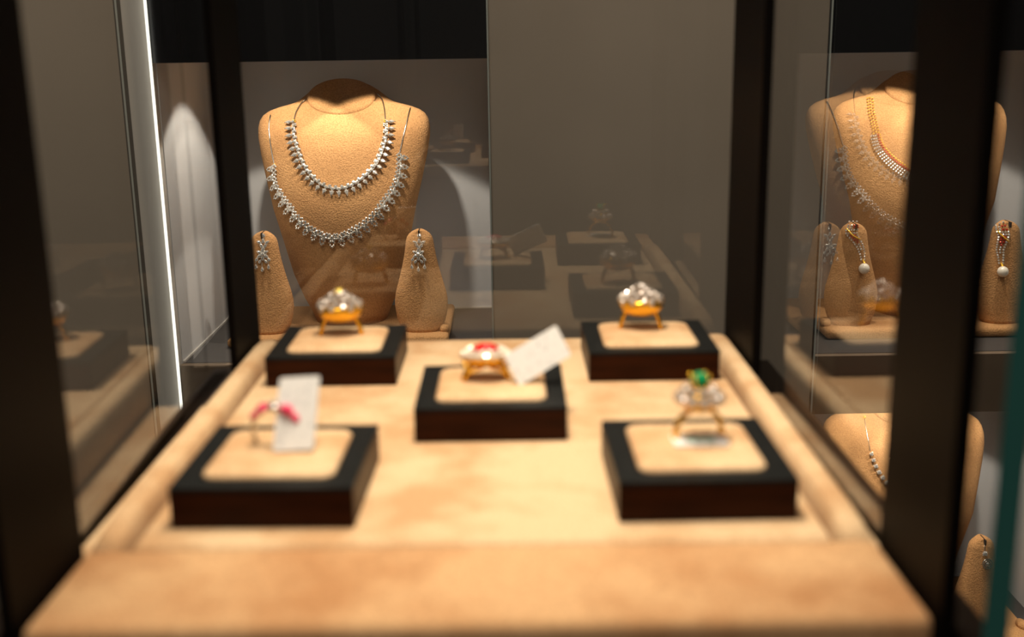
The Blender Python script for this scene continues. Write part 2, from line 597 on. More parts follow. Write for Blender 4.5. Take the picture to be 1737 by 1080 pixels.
block('fl', 'ring block nearest the front left, holding the silver ring with pink stones', -0.0930, 0.4162, R(-1.2), 0.0685, 0.070)
block('fr', 'ring block nearest the front right, holding the emerald ring', 0.0715, 0.4168, R(0.6), 0.0668, 0.070)
block('c', 'ring block in the middle of the tray, holding the oval ruby ring', -0.0102, 0.5050, 0, 0.0688, 0.069)
block('bl', 'back ring block under the gold ring with domed diamond cluster and yellow stone', -0.0956, 0.5920, 0, 0.0685, 0.068)
block('br', 'back ring block under the gold ring with stepped diamond cluster', 0.0745, 0.5930, 0, 0.0688, 0.068)
ZP = ZT + HB + 0.0026                 # top of the suede pads


# ------------------------------------------------------------------ rings
def band_pts(r, a0, a1, n, zc, squash=1.0):
    return [Vector((r * math.cos(a0 + (a1 - a0) * k / (n - 1)), 0, zc + r * squash * math.sin(a0 + (a1 - a0) * k / (n - 1)))) for k in range(n)]


def place(t, x, y, rz):
    t.location = (x, y, ZP)
    t.rotation_euler = (0, 0, rz)


def dome(bm, c, rx, ry, rz, n, s, mi=0, top=1.0):
    """Stones set all over a domed head."""
    c = Vector(c)
    for k in range(n):
        u = (k + 0.5) / n * top
        z = 1 - u
        a = k * 2.399963
        q = math.sqrt(max(0, 1 - z * z))
        p = Vector((q * math.cos(a) * rx, q * math.sin(a) * ry, z * rz))
        nn = Vector((p.x / rx ** 2, p.y / ry ** 2, p.z / rz ** 2)).normalized()
        mt = Matrix.Translation(c + p) @ nn.to_track_quat('Z', 'Y').to_matrix().to_4x4()
        gem(bm, (0, 0, 0), s, s, s * 0.9, random.random(), 8, 0, mi, mt)


def dome_ring(label, x, y, rz, tall, yellow):
    t = thing('ring', label, 'ring', (0, 0, 0), 'gemstone rings on the display blocks')
    ORIG[t.name] = Vector((0, 0, 0))
    bm = bmesh.new()
    pts = [(-0.0112, 0, 0.0), (-0.0104, 0, 0.004), (-0.0088, 0, 0.0085), (-0.0064, 0, 0.0115), (0, 0, 0.0125), (0.0064, 0, 0.0115), (0.0088, 0, 0.0085), (0.0104, 0, 0.004), (0.0112, 0, 0.0)]
    tube(bm, spline(pts, 28), 0.0013, 10, rz=0.0018)
    finish(bm, 'band', M['ring_gold'], t, True)
    bm = bmesh.new()
    loops = []
    for k, (r, z) in enumerate(((0.006, 0.0078), (0.0098, 0.0098), (0.0122, 0.0132), (0.0128, 0.0160), (0.0118, 0.0172))):
        loops.append([(r * math.cos(2 * PI * i / 32), r * 0.8 * math.sin(2 * PI * i / 32), z + 0.0006 * math.sin(i * 2 * PI / 4) * (k in (2, 3))) for i in range(32)])
    rings(bm, loops)
    finish(bm, 'setting', M['ring_gold'], t, True)
    bm = bmesh.new()
    dome(bm, (0, 0, 0.0160), 0.0118, 0.0095, tall * 0.62, 34, 0.0021, 0)
    dome(bm, (0, 0, 0.0160 + tall * 0.35), 0.0066, 0.0058, tall * 0.6, 14, 0.0020, 0)
    finish(bm, 'diamond_cluster', M['ring_diamond'], t)
    bm = bmesh.new()
    gem(bm, (0, 0, 0.0160 + tall * 0.97), 0.0026 if yellow else 0.0030, 0.0026, 0.0026, 0.2, 8)
    finish(bm, 'center_stone', M['yellow'] if yellow else M['ring_diamond'], t)
    place(t, x, y, rz)
    return t


bx, by = blocks['bl']
dome_ring('gold ring with domed diamond cluster topped by a small yellow stone', -0.0950, by + 0.004, R(4), 0.0085, True)
bx, by = blocks['br']
dome_ring('gold ring with white diamond cluster, standing on the block behind the emerald ring', 0.0718, by + 0.007, R(-10), 0.0082, False)

# oval ruby ring, middle
bx, by = blocks['c']
t = thing('ring', 'wide gold ring topped by a flat oval ruby, on the middle block', 'ring', (0, 0, 0), 'gemstone rings on the display blocks')
ORIG[t.name] = Vector((0, 0, 0))
bm = bmesh.new()
pts = [(-0.0103, 0, 0.0), (-0.0092, 0, 0.0035), (-0.0066, 0, 0.0070), (0, 0, 0.0092), (0.0066, 0, 0.0070), (0.0092, 0, 0.0035), (0.0103, 0, 0.0)]
tube(bm, spline(pts, 24), 0.0016, 10, rz=0.0036)
finish(bm, 'band', M['ring_gold'], t, True)
bm = bmesh.new()
for s in (-1, 1):
    tube(bm, [(s * 0.0108, -0.004, 0.0095), (s * 0.0075, -0.0045, 0.0045), (s * 0.001, -0.0045, 0.0075)], 0.0009, 8)
rings(bm, [[(r * math.cos(2 * PI * i / 32), r * 0.72 * math.sin(2 * PI * i / 32), z) for i in range(32)] for r, z in ((0.0085, 0.0085), (0.0112, 0.0098), (0.0118, 0.0118), (0.0105, 0.013))])
finish(bm, 'setting', M['ring_gold'], t, True)
bm = bmesh.new()
for q, (r, z, cnt, s) in enumerate(((0.0108, 0.0125, 20, 0.0017), (0.0084, 0.0142, 16, 0.0016))):
    for k in range(cnt):
        a = 2 * PI * (k + 0.5 * q) / cnt
        nn = Vector((math.cos(a) * 0.7, math.sin(a) * 0.7, 1)).normalized()
        mt = Matrix.Translation((r * math.cos(a), r * 0.74 * math.sin(a), z)) @ nn.to_track_quat('Z', 'Y').to_matrix().to_4x4()
        gem(bm, (0, 0, 0), s, s, s, random.random(), 8, 0, 0, mt)
finish(bm, 'diamond_border', M['pave'], t)
bm = bmesh.new()
gem(bm, (0, 0, 0.0148), 0.0066, 0.0048, 0.0030, 0.0, 14)
finish(bm, 'ruby', M['ruby'], t)
place(t, -0.0128, by + 0.0030, R(3))

# slim silver ring with pink stones, front left
bx, by = blocks['fl']
t = thing('ring', 'slim silver ring with pink stones along its top, on the front left block', 'ring', (0, 0, 0), 'gemstone rings on the display blocks')
ORIG[t.name] = Vector((0, 0, 0))
bm = bmesh.new()
tube(bm, band_pts(0.0103, R(-30), R(210), 40, 0.0052, 1.02), 0.0009, 10, rz=0.0013)
finish(bm, 'band', M['silver'], t, True)
for k, a in enumerate((38, 62, 90, 118, 142)):
    s = (0.0021, 0.0027, 0.0030, 0.0027, 0.0021)[k]
    d = Vector((math.cos(R(a)), -0.25, math.sin(R(a)))).normalized()
    c = Vector((0.0112 * math.cos(R(a)), -0.0004, 0.0052 + 0.0115 * math.sin(R(a))))
    mt = Matrix.Translation(c) @ d.to_track_quat('Z', 'Y').to_matrix().to_4x4()
    bm = bmesh.new(); gem(bm, (0, 0, 0), s, s * 1.15, s * 0.9, 0.3, 10, 0, 0, mt)
    st = finish(bm, 'stone', M['ring_diamond'] if k == 2 else M['pink'], t)
    st['label'] = 'white stone' if k == 2 else 'pink stone'
place(t, at_z(470, 757, ZP).x, at_z(470, 757, ZP).y + 0.001, R(-14))

# emerald ring, front right
bx, by = blocks['fr']
t = thing('ring', 'gold ring topped by a green emerald over a diamond cluster, on the front right block', 'ring', (0, 0, 0), 'gemstone rings on the display blocks')
ORIG[t.name] = Vector((0, 0, 0))
bm = bmesh.new()
pts = [(-0.0098, 0, 0.0), (-0.0094, 0, 0.005), (-0.0078, 0, 0.0090), (-0.0040, 0, 0.0118), (0.0, 0, 0.0124), (0.0040, 0, 0.0118), (0.0078, 0, 0.0090), (0.0094, 0, 0.005), (0.0098, 0, 0.0)]
tube(bm, spline(pts, 30), 0.0011, 10, rz=0.0016)
finish(bm, 'band', M['ring_gold'], t, True)
bm = bmesh.new()
rings(bm, [[(r * math.cos(2 * PI * i / 28), r * math.sin(2 * PI * i / 28), z) for i in range(28)] for r, z in ((0.0040, 0.0118), (0.0080, 0.0150), (0.0086, 0.0166), (0.0060, 0.0200), (0.0030, 0.0225))])
setting = finish(bm, 'setting', M['ring_gold'], t, True)
for k in range(4):
    a = PI / 4 + k * PI / 2
    bm = bmesh.new()
    tube(bm, [(0.0030 * math.cos(a), 0.0026 * math.sin(a), 0.0205), (0.0043 * math.cos(a), 0.0036 * math.sin(a), 0.0262)], 0.0006, 6)
    ball(bm, (0.0043 * math.cos(a), 0.0036 * math.sin(a), 0.0264), 0.0008)
    finish(bm, 'prong', M['ring_gold'], setting, True)
bm = bmesh.new()
for q, (r, z, cnt, s) in enumerate(((0.0082, 0.0172, 11, 0.0025), (0.0055, 0.0206, 9, 0.0021))):
    for k in range(cnt):
        a = 2 * PI * (k + 0.5 * q) / cnt
        nn = Vector((math.cos(a), math.sin(a), 0.9)).normalized()
        mt = Matrix.Translation((r * math.cos(a), r * math.sin(a), z)) @ nn.to_track_quat('Z', 'Y').to_matrix().to_4x4()
        gem(bm, (0, 0, 0), s, s, s, random.random(), 8, 0, 0, mt)
finish(bm, 'diamond_cluster', M['ring_diamond'], t)
bm = bmesh.new()
gem(bm, (0, 0, 0.0240), 0.0040, 0.0034, 0.0042, R(22.5), 8)
finish(bm, 'emerald', M['emerald'], t)
p = at_z(1186, 746, ZP)
place(t, p.x, p.y + 0.002, R(12))


# ------------------------------------------------------------------ price tags
def price_tag(label, corners, thick=0.00035, extra=None):
    c = [Vector(q) for q in corners]
    c[3] = c[0] + (c[2] - c[1])
    cen = sum(c, Vector()) / 4
    u = (c[1] - c[0]).normalized()
    nrm = (c[1] - c[0]).cross(c[3] - c[0]).normalized()
    bm = bmesh.new()
    loops = []
    rr = 0.0012
    outl = []
    for i in range(4):
        a, b, d = c[i - 1], c[i], c[(i + 1) % 4]
        e0 = b + (a - b).normalized() * rr
        e1 = b + (d - b).normalized() * rr
        outl += [e0, b.lerp((e0 + e1) / 2, 0.45), e1]
    rings(bm, [[p + nrm * thick for p in outl], [p - nrm * thick for p in outl]])
    o = finish(bm, 'price_tag', M['paper'], loc=cen)
    tag(o, label, 'tag', 'white price tags tied to the rings')
    return o


pb_ = at_z(497, 768, ZP + 0.0004)
Yt = pb_.y
top = 0.012
price_tag('white price tag standing upright behind the silver ring with pink stones',
          [at_y(463, 766, Yt + 0.0015), at_y(532, 762, Yt + 0.0015), at_y(543, 637, Yt + 0.014), at_y(473, 636, Yt + 0.014)])
Yc = at_z(880, 652, ZP).y
price_tag('white price tag leaning at a slant beside the oval ruby ring',
          [at_y(881, 655, Yc), at_y(969, 602, Yc + 0.008), at_y(943, 551, Yc + 0.012), at_y(859, 612, Yc + 0.006)])
q = [at_z(1146, 757, ZP + 0.0006), at_z(1238, 755, ZP + 0.0006), at_z(1226, 737, ZP + 0.0006), at_z(1150, 740, ZP + 0.0006)]
o = price_tag('small white and green tag lying flat under the emerald ring', q)
bm = bmesh.new()
cx_ = sum((v.x for v in q)) / 4; cy_ = sum((v.y for v in q)) / 4
box(bm, cx_ - 0.006, cx_ + 0.005, cy_ - 0.0022, cy_ + 0.0022, ZP + 0.00095, ZP + 0.00115)
finish(bm, 'green_patch', M['green_print'], o)

# ------------------------------------------------------------------ busts
YBU = 1.325
ZB1 = Z_F1 + 0.0115
ZB2 = Z_F2 + 0.0115
PROFILE = [(538, 60), (524, 66), (500, 78), (460, 93), (400, 107), (350, 119), (300, 132), (260, 141.5), (232, 146.5),
           (216, 147), (204, 144.5), (195, 139), (188, 129), (182.5, 114), (178, 97), (174, 84), (170, 73), (167, 66), (162, 60), (158, 57)]
XBU = at_y(585, 300, YBU).x


def bust_mesh():
    bm = bmesh.new()
    loops = []
    NSEG = 72
    zs = [at_y(585, y, YBU).z for y, _ in PROFILE]
    zlo, zhi = ZB1, zs[-1]
    for (py, hw), z in zip(PROFILE, zs):
        d = (at_y(585, py, YBU) - CAM).dot(ROT @ Vector((0, 0, -1)))
        w = hw * d / FPX
        if py == PROFILE[0][0]:
            z = ZB1
        u = (z - zlo) / (zhi - zlo)
        yc = 0.012 - 0.020 * min(1.0, u / 0.5) + 0.036 * max(0.0, (u - 0.5) / 0.5)
        if hw > 90:
            df = 0.050 - 0.010 * max(0, (u - 0.5) / 0.3)
            df = {232: 0.040, 216: 0.036, 204: 0.0305, 195: 0.0255, 188: 0.0215, 182.5: 0.0185, 178: 0.0165}.get(py, df)
        else:
            df = 0.050 if u < 0.5 else 0.0165
        f = {170: 0.3, 167: 0.6, 162: 0.85, 158: 1.0}.get(py, 0.0)
        if py <= 174:
            df = 0.0165 + (0.0185 - 0.0165) * f
        db = 0.022 if u < 0.85 else 0.026 + (0.0185 - 0.026) * f
        yc += (0.022 - yc) * f
        czw = at_y(582, 162, YBU + 0.018).z
        n = 2.5 if py > 176 else 2.05
        lp = []
        for k in range(NSEG):
            a = 2 * PI * k / NSEG
            c, s = math.cos(a), math.sin(a)
            x = w * math.copysign(abs(c) ** (2 / n), c)
            y = (df if s < 0 else db) * math.copysign(abs(s) ** (2 / n), s)
            zp = czw - 0.004 + 1.035 * (yc + y - 0.020)
            lp.append((x, yc + y, z + (zp - z) * f - ZB1))
        loops.append(lp)
    rings(bm, loops)
    bmesh.ops.recalc_face_normals(bm, faces=bm.faces)
    for f in bm.faces:
        f.smooth = True
    me = bpy.data.meshes.new('torso')
    bm.to_mesh(me)
    bvh = BVHTree.FromBMesh(bm)
    bm.free()
    me.materials.append(M['suede'])
    # slanted oval neck cap
    bm = bmesh.new()
    loops = []
    cz = at_y(582, 162, YBU + 0.018).z - ZB1
    mt = Matrix.Translation((-0.002, 0.0165, cz - 0.001)) @ Matrix.Rotation(R(46), 4, 'X')
    for k, z in ((0.90, -0.0062), (0.985, -0.0045), (1.0, -0.0022), (0.985, 0.0004), (0.93, 0.0020), (0.75, 0.0030), (0.4, 0.0035)):
        loops.append([mt @ Vector((0.0405 * k * math.cos(2 * PI * i / 56), 0.0285 * k * math.sin(2 * PI * i / 56), z)) for i in range(56)])
    rings(bm, loops)
    for f in bm.faces:
        f.smooth = True
    mc = bpy.data.meshes.new('neck_cap')
    bm.to_mesh(mc)
    bm.free()
    mc.materials.append(M['suede'])
    return me, mc, bvh


TORSO, CAP, BVH_B = bust_mesh()


def bust(label, x, z):
    t = thing('necklace_bust', label, 'necklace bust', (x, YBU, z), 'suede necklace busts in the wall showcases')
    for nm, me in (('torso', TORSO), ('neck_cap', CAP)):
        o = bpy.data.objects.new(nm, me)
        COL.objects.link(o)
        o.parent = t
    return Vector((x, YBU, z))


B1 = bust('tan suede bust wearing two diamond necklaces', XBU, ZB1)
B2 = bust('tan suede bust wearing the gold and ruby collar, in the upper right showcase', at_y(1560, 300, YBU).x, ZB1)
B3 = bust('tan suede bust in the lower right showcase, under the brown fascia', at_y(1534, 800, YBU).x, ZB2)

# earring stands
STAND = [(557, 33), (552, 35), (543, 39.5), (530, 43), (516, 45), (505, 44.8), (494, 43), (483, 40), (467, 35.5), (450, 31), (434, 27.5), (419, 25), (408, 23.5), (401, 21.5), (395.5, 17.5), (391.5, 12), (389, 6)]
YST = 1.262


def stand_mesh():
    bm = bmesh.new()
    loops = []
    y0 = 557
    base = at_y(713, 557, YST).z
    for py, hw in STAND:
        p = at_y(713, py, YST)
        d = (p - CAM).dot(ROT @ Vector((0, 0, -1)))
        w = hw * d / FPX
        z = p.z - base
        u = z / 0.118
        dep = 0.0165 - 0.0075 * u
        if py < 396:
            dep *= 0.8
        yc = 0.004 + 0.008 * u
        lp = []
        for k in range(40):
            a = 2 * PI * k / 40
            c, s = math.cos(a), math.sin(a)
            lp.append((w * math.copysign(abs(c) ** 0.85, c), yc + dep * math.copysign(abs(s) ** 0.9, s), z))
        loops.append(lp)
    rings(bm, loops)
    bmesh.ops.recalc_face_normals(bm, faces=bm.faces)
    for f in bm.faces:
        f.smooth = True
    bvh = BVHTree.FromBMesh(bm)
    me = bpy.data.meshes.new('suede_body')
    bm.to_mesh(me)
    bm.free()
    me.materials.append(M['suede'])
    bm = bmesh.new()
    zt = at_y(713, 389, YST).z - base
    box(bm, -0.0006, 0.0006, -0.0015, 0.016, zt - 0.006, zt + 0.0004)
    ms = bpy.data.meshes.new('slit')
    bm.to_mesh(ms)
    bm.free()
    ms.materials.append(M['slot'])
    return me, ms, bvh


SBODY, SSLIT, BVH_S = stand_mesh()
Z_ST1 = at_y(713, 557, YST).z


def stand(label, x, z):
    t = thing('earring_stand', label, 'earring stand', (x, YST, z), 'suede earring stands in the wall showcases')
    for nm, me in (('suede_body', SBODY), ('slit', SSLIT)):
        o = bpy.data.objects.new(nm, me)
        COL.objects.link(o)
        o.parent = t
    return Vector((x, YST, z))


# suede plinths under the busts
def plinth(label, x0, x1, z0, ztop):
    t = thing('suede_plinth', label, 'plinth', ((x0 + x1) / 2, 1.30, z0))
    bm = bmesh.new(); box(bm, x0, x1, 1.232, 1.40, z0, ztop, 0.005, 4)
    finish(bm, 'slab', M['suede'], t, True)
    for x in (x0 + 0.006, x1 - 0.006):
        bm = bmesh.new()
        loops = [[(x + r * math.cos(2 * PI * i / 20), 1.262 + 1.7 * r * math.sin(2 * PI * i / 20), ztop - 0.001 + z) for i in range(20)] for r, z in ((0.0062, 0), (0.0062, 0.004), (0.0052, 0.007), (0.003, 0.0085))]
        rings(bm, loops)
        finish(bm, 'corner_knob', M['suede'], t, True)


plinth('low suede plinth carrying the bust with two diamond necklaces', XBU - 0.132, at_y(762, 550, 1.262).x, Z_F1, ZB1)
plinth('low suede plinth carrying the bust with the gold and ruby collar', at_y(1391, 545, 1.262).x, B2.x + 0.140, Z_F1, ZB1)
plinth('low suede plinth in the lower right showcase', B3.x - 0.125, B3.x + 0.145, Z_F2, ZB2)

S1 = stand('suede earring stand left of the bust with two diamond necklaces', at_y(449, 480, YST).x, ZB1)
S2 = stand('suede earring stand right of the bust with two diamond necklaces', at_y(713, 480, YST).x, ZB1)
S3 = stand('suede earring stand with a pearl earring, left of the dark post', at_y(1447, 480, YST).x, ZB1)
S4 = stand('suede earring stand with a pearl earring, right of the dark post', at_y(1705, 480, YST).x, ZB1)
S5 = stand('suede earring stand with a small silver spiral earring, in the lower right showcase', at_y(1668, 960, YST).x, ZB2)


# ------------------------------------------------------------------ jewellery lying on a surface
def hit(px, py, bvh, org):
    o = CAM - org
    d = ray(px, py)
    loc, nrm, _, _ = bvh.ray_cast(o, d)
    if loc is None:
        q, nrm, _, _ = bvh.find_nearest(at_y(px, py, org.y) - org)
        return q + org, nrm
    if nrm.dot(d) > 0:
        nrm = -nrm
    return loc + org, nrm


def frame(p, t, nrm, lift):
    """x along the string, y outward (away from its inside), z off the surface."""
    z = nrm.normalized()
    x = (t - z * t.dot(z)).normalized()
    y = z.cross(x)
    m = Matrix((x, y, z)).transposed().to_4x4()
    m.translation = p + z * lift
    return m


def path3(pts, n, bvh, org, lift):
    out = []
    for q in spline(pts, n):
        p, nn = hit(q.x, q.y, bvh, org)
        out.append((p, nn))
    fr = []
    for i, (p, nn) in enumerate(out):
        a = out[max(0, i - 1)][0]
        b = out[min(n - 1, i + 1)][0]
        fr.append(frame(p, b - a, nn, lift))
    return fr


def mesh_of(bm, name, mats, smooth=False):
    bmesh.ops.recalc_face_normals(bm, faces=bm.faces)
    for f in bm.faces:
        f.smooth = smooth
    me = bpy.data.meshes.new(name)
    bm.to_mesh(me)
    bm.free()
    for m in mats:
        me.materials.append(m)
    return me


U = 1.42 / FPX      # one photo pixel at the bust

# meshes of the small pieces (x along string, +y outward)
bm = bmesh.new()
gem(bm, (0, 0, 0), 3.1 * U, 2.6 * U, 2.3 * U, 0, 6)
gem(bm, (0, 7.0 * U, 0), 3.4 * U, 4.9 * U, 3.0 * U, 0, 10, 0.8)
for s in (-1, 1):
    ball(bm, (s * 3.2 * U, 4.5 * U, 0.5 * U), 0.8 * U, 1, 6, 4)
ball(bm, (0, 12.4 * U, 0.3 * U), 0.9 * U, 1, 6, 4)
PENDANT = mesh_of(bm, 'pear_drop', [M['diamond'], M['silver']])
bm = bmesh.new()
gem(bm, (0, 0, 0), 2.6 * U, 4.0 * U, 2.0 * U, R(0), 4)
box(bm, -2.4 * U, 2.4 * U, -3.4 * U, 3.4 * U, -1.4 * U, 0.2 * U, mi=1)
BAGUETTE = mesh_of(bm, 'baguette_stone', [M['diamond'], M['silver']])
bm = bmesh.new()
for k in range(5):
    a = R(90 + 72 * k + 36)
    gem(bm, (4.1 * U * math.cos(a), 4.1 * U * math.sin(a), 0.4 * U), 2.7 * U, 4.1 * U, 2.8 * U, a + PI / 2, 8, 0.5)
gem(bm, (0, 0, 1.3 * U), 1.7 * U, 1.7 * U, 1.6 * U, 0, 8)
for (x, y, s) in ((-2.6, 9.0, 2.0), (2.6, 9.0, 2.0), (0, 11.6, 2.2)):
    gem(bm, (x * U, y * U, 0.2 * U), s * U, s * U * 1.1, s * U * 0.9, 0.3, 8)
for (x, y) in ((-7.2, -5.2), (-4.2, -8.2), (4.2, -8.2), (7.2, -5.2), (0, -5.6)):
    gem(bm, (x * U, y * U, 0), 2.1 * U, 3.0 * U, 1.9 * U, R(45 if x < 0 else -45), 8)
for (x, y) in ((-5.6, 4.6), (5.6, 4.6), (-6.2, -1.0), (6.2, -1.0)):
    ball(bm, (x * U, y * U, 0), 0.85 * U, 1, 6, 4)
CLUSTER = mesh_of(bm, 'gem_cluster', [M['diamond'], M['silver']])


def chain(t, pts, bvh, org, r=0.0006, n=26, mat_='silver', lift=0.0008):
    fr = path3(pts, n, bvh, org, lift)
    bm = bmesh.new()
    tube(bm, [f.translation for f in fr], r, 8)
    c = finish(bm, 'chain', M[mat_], t, True)
    bm = bmesh.new()
    f = fr[0]
    tube(bm, [f @ Vector((0.0016 * math.cos(2 * PI * k / 14), 0.0016 * math.sin(2 * PI * k / 14), 0.0004)) for k in range(14)], 0.0005, 6, closed=True)
    finish(bm, 'jump_ring', M['gold'], c, True)['label'] = 'gold jump ring'
    return c


# upper diamond necklace
UP = [(500, 208), (500.5, 231), (507.5, 255), (517, 279), (529, 296), (541, 308), (553, 315), (566, 318.5), (582, 318), (597, 312.5), (612, 303), (627, 289), (637, 276), (646.5, 254), (653, 231), (654, 208)]
t = thing('necklace', 'shorter diamond necklace with pear drops, nearest the neck of the bust', 'necklace', (B1.x, B1.y, B1.z + 0.17), 'diamond necklaces on the left bust')
fr = path3(UP, 57, BVH_B, B1, 0.0024)
for i, f in enumerate(fr):
    f = f @ Matrix.Rotation(PI, 4, 'Z') if f.col[1].xyz.dot(Vector((0, 0, -1)) + Vector((f.translation.x - B1.x, 0, 0)) * 12) < 0 else f
    if i % 2 == 0:
        inst(PENDANT, 'pear_drop', t, f @ Matrix.Translation((0, 2.4 * U, 0)))
    else:
        inst(BAGUETTE, 'baguette_stone', t, f)
bm = bmesh.new()
tube(bm, [f @ Vector((0, 0, -0.0008)) for f in fr], 0.0007, 6)
finish(bm, 'band', M['silver'], t, True)
chain(t, [(499.6, 206), (500, 200), (503, 190), (511, 177), (519, 170)], BVH_B, B1, 0.0008)
chain(t, [(654, 206), (653.5, 200), (652, 185), (648, 170), (640, 160)], BVH_B, B1, 0.0008)

# lower diamond necklace
LOW = [(464.5, 287), (464.5, 300), (467.5, 313), (473, 325), (480, 338), (489, 351), (499, 364), (512, 378), (526, 390), (542, 399), (558.5, 405), (577, 404.5), (594, 398), (609, 389), (624.5, 378), (638, 365), (649, 351), (660, 336), (669, 322), (674.5, 309), (678, 297), (679.5, 285), (680, 268)]
t = thing('necklace', 'longer diamond necklace of flower clusters, hanging below the shorter one', 'necklace', (B1.x, B1.y, B1.z + 0.12), 'diamond necklaces on the left bust')
fr = path3(LOW, 25, BVH_B, B1, 0.0026)
for i, f in enumerate(fr):
    f = f @ Matrix.Rotation(PI, 4, 'Z') if f.col[1].xyz.dot(Vector((0, 0, -1)) + Vector((f.translation.x - B1.x, 0, 0)) * 12) < 0 else f
    e = abs(i - 12) / 12
    s = 1.0 - 0.16 * e
    inst(CLUSTER, 'gem_cluster', t, f @ Matrix.Diagonal((s, s, 1, 1)))
chain(t, [(466, 280), (461.7, 257), (458, 231), (457, 213), (459.5, 196)], BVH_B, B1, 0.0008)
chain(t, [(677, 262), (683, 235), (688.5, 213), (693.5, 192), (696, 184)], BVH_B, B1, 0.0008)

# gold and ruby collar
cxp = 1555
half = [(1475, 168), (1477, 190), (1481.5, 208), (1484.5, 222), (1487, 235), (1492, 249), (1502, 263), (1517, 277.5), (1534, 289.5), (1545, 295.5)]
path = half + [(1556, 297)] + [(2 * 1556 - x, y) for x, y in reversed(half)]
t = thing('necklace', 'broad gold collar with ruby and diamond rows, on the bust behind the right post', 'necklace', (B2.x, B2.y, B2.z + 0.17))
bmA = bmesh.new()
for k, y in enumerate((-4.2, -0.4, 3.4)):
    ball(bmA, ((k % 2) * 1.8 * U - 0.9 * U, y * U, 0.4 * U), 1.55 * U, 0, 8, 6, (1, 1.15, 0.9))
GLINK = mesh_of(bmA, 'gold_link', [M['gold']], True)
bmA = bmesh.new()
gem(bmA, (0, -6.0 * U, 0.3 * U), 1.6 * U, 1.3 * U, 1.2 * U, 0, 6, 0, 0)
gem(bmA, (0, -3.0 * U, 0.5 * U), 1.8 * U, 1.9 * U, 1.6 * U, 0.2, 8, 0, 1)
for y in (0.6, 4.0, 7.4):
    gem(bmA, ((y % 3 - 1) * 0.8 * U, y * U, 0.4 * U), 1.7 * U, 1.8 * U, 1.7 * U, 0.1, 8, 0, 2)
    ball(bmA, (1.8 * U, (y - 1.6) * U, 0), 0.8 * U, 3, 6, 4)
RLINK = mesh_of(bmA, 'ruby_link', [M['gold'], M['dark_ruby'], M['diamond'], M['silver']])
NL_ = 69
fr = path3(path, NL_, BVH_B, B2, 0.0016)
for i, f in enumerate(fr):
    f = f @ Matrix.Rotation(PI, 4, 'Z') if f.col[1].xyz.dot(Vector((0, 0, -1)) + Vector((f.translation.x - B2.x, 0, 0)) * 12) < 0 else f
    e = abs(i - 34) / 34
    if e > 0.64:
        inst(GLINK, 'gold_link', t, f)
    else:
        inst(RLINK, 'ruby_link', t, f @ Matrix.Diagonal((1, 1.0 + 0.25 * (1 - e / 0.64), 1, 1)))

# slender necklace in the lower showcase
t = thing('necklace', 'slender silver necklace with small round stones, on the bust in the lower showcase', 'necklace', (B3.x, B3.y, B3.z + 0.15))
c3 = 1534
ch = [(1466, 708), (1468, 722), (1471, 738), (1476, 764)]
gp = [(1478, 770), (1482, 782), (1487, 794), (1493, 804), (1500, 814), (1510, 824), (1522, 830), (1534, 832)]
chain(t, ch, BVH_B, B3, 0.0005)
chain(t, [(2 * c3 - x, y) for x, y in ch], BVH_B, B3, 0.0005)
bm = bmesh.new()
gem(bm, (0, 0, 0), 4.4 * U, 4.4 * U, 3.4 * U, 0, 10)
for k in range(4):
    ball(bm, (4.4 * U * math.cos(k * PI / 2 + 0.7), 4.4 * U * math.sin(k * PI / 2 + 0.7), 0), 1.1 * U, 1, 6, 4)
ROUND = mesh_of(bm, 'round_stone', [M['diamond'], M['silver']])
for i, f in enumerate(path3(gp + [(2 * c3 - x, y) for x, y in reversed(gp[:-1])], 17, BVH_B, B3, 0.0020)):
    s = 0.75 + 0.45 * (1 - abs(i - 8) / 8)
    inst(ROUND, 'round_stone', t, f @ Matrix.Diagonal((s, s, s, 1)))


# ------------------------------------------------------------------ earrings
def surf(px, py, org, lift=0.0015):
    p, nn = hit(px, py, BVH_S, org)
    return frame(p, Vector((1, 0, 0)), nn, lift)


def flip(bm_fn):
    return bm_fn


bm = bmesh.new(); gem(bm, (0, 0, 0), 3.4 * U, 4.0 * U, 3.0 * U, 0, 8, 0.3); E_STUD = mesh_of(bm, 'stud_stone', [M['diamond']])
bm = bmesh.new()
for (x, y, r_) in ((-6, -1, 60), (6, -1, -60), (0, -3, 0), (-3, 4, 20), (3, 4, -20), (0, 9, 0)):
    gem(bm, (x * U, -y * U, 0), 2.7 * U, 4.2 * U, 2.4 * U, R(r_), 8, 0.4)
for (x, y) in ((-7, 3), (7, 3), (-2, -6), (2, -6)):
    ball(bm, (x * U, -y * U, 0), 0.9 * U, 1, 6, 4)
E_SPRAY = mesh_of(bm, 'upper_spray', [M['diamond'], M['silver']])
bm = bmesh.new()
for k in range(6):
    a = R(60 * k + 30)
    gem(bm, (5.6 * U * math.cos(a), 5.6 * U * math.sin(a), 0), 3.0 * U, 4.6 * U, 2.6 * U, a - PI / 2, 8, 0.4)
gem(bm, (0, 0, 1.5 * U), 3.2 * U, 3.2 * U, 2.4 * U, 0, 8)
for (x, y) in ((-9, -8), (9, -8), (-4.5, -11), (4.5, -11)):
    gem(bm, (x * U, y * U, 0), 2.6 * U, 3.8 * U, 2.4 * U, R(-30 if x < 0 else 30), 8, 0.4)
E_FLOWER = mesh_of(bm, 'flower', [M['diamond']])
bm = bmesh.new()
tube(bm, [(0, 9 * U, 0), (0, 2 * U, 0)], 0.6 * U, 6, 1)
gem(bm, (0, -1.5 * U, 0), 2.7 * U, 4.2 * U, 2.6 * U, 0, 8, 0.7)
E_DROP = mesh_of(bm, 'drop', [M['diamond'], M['silver']])


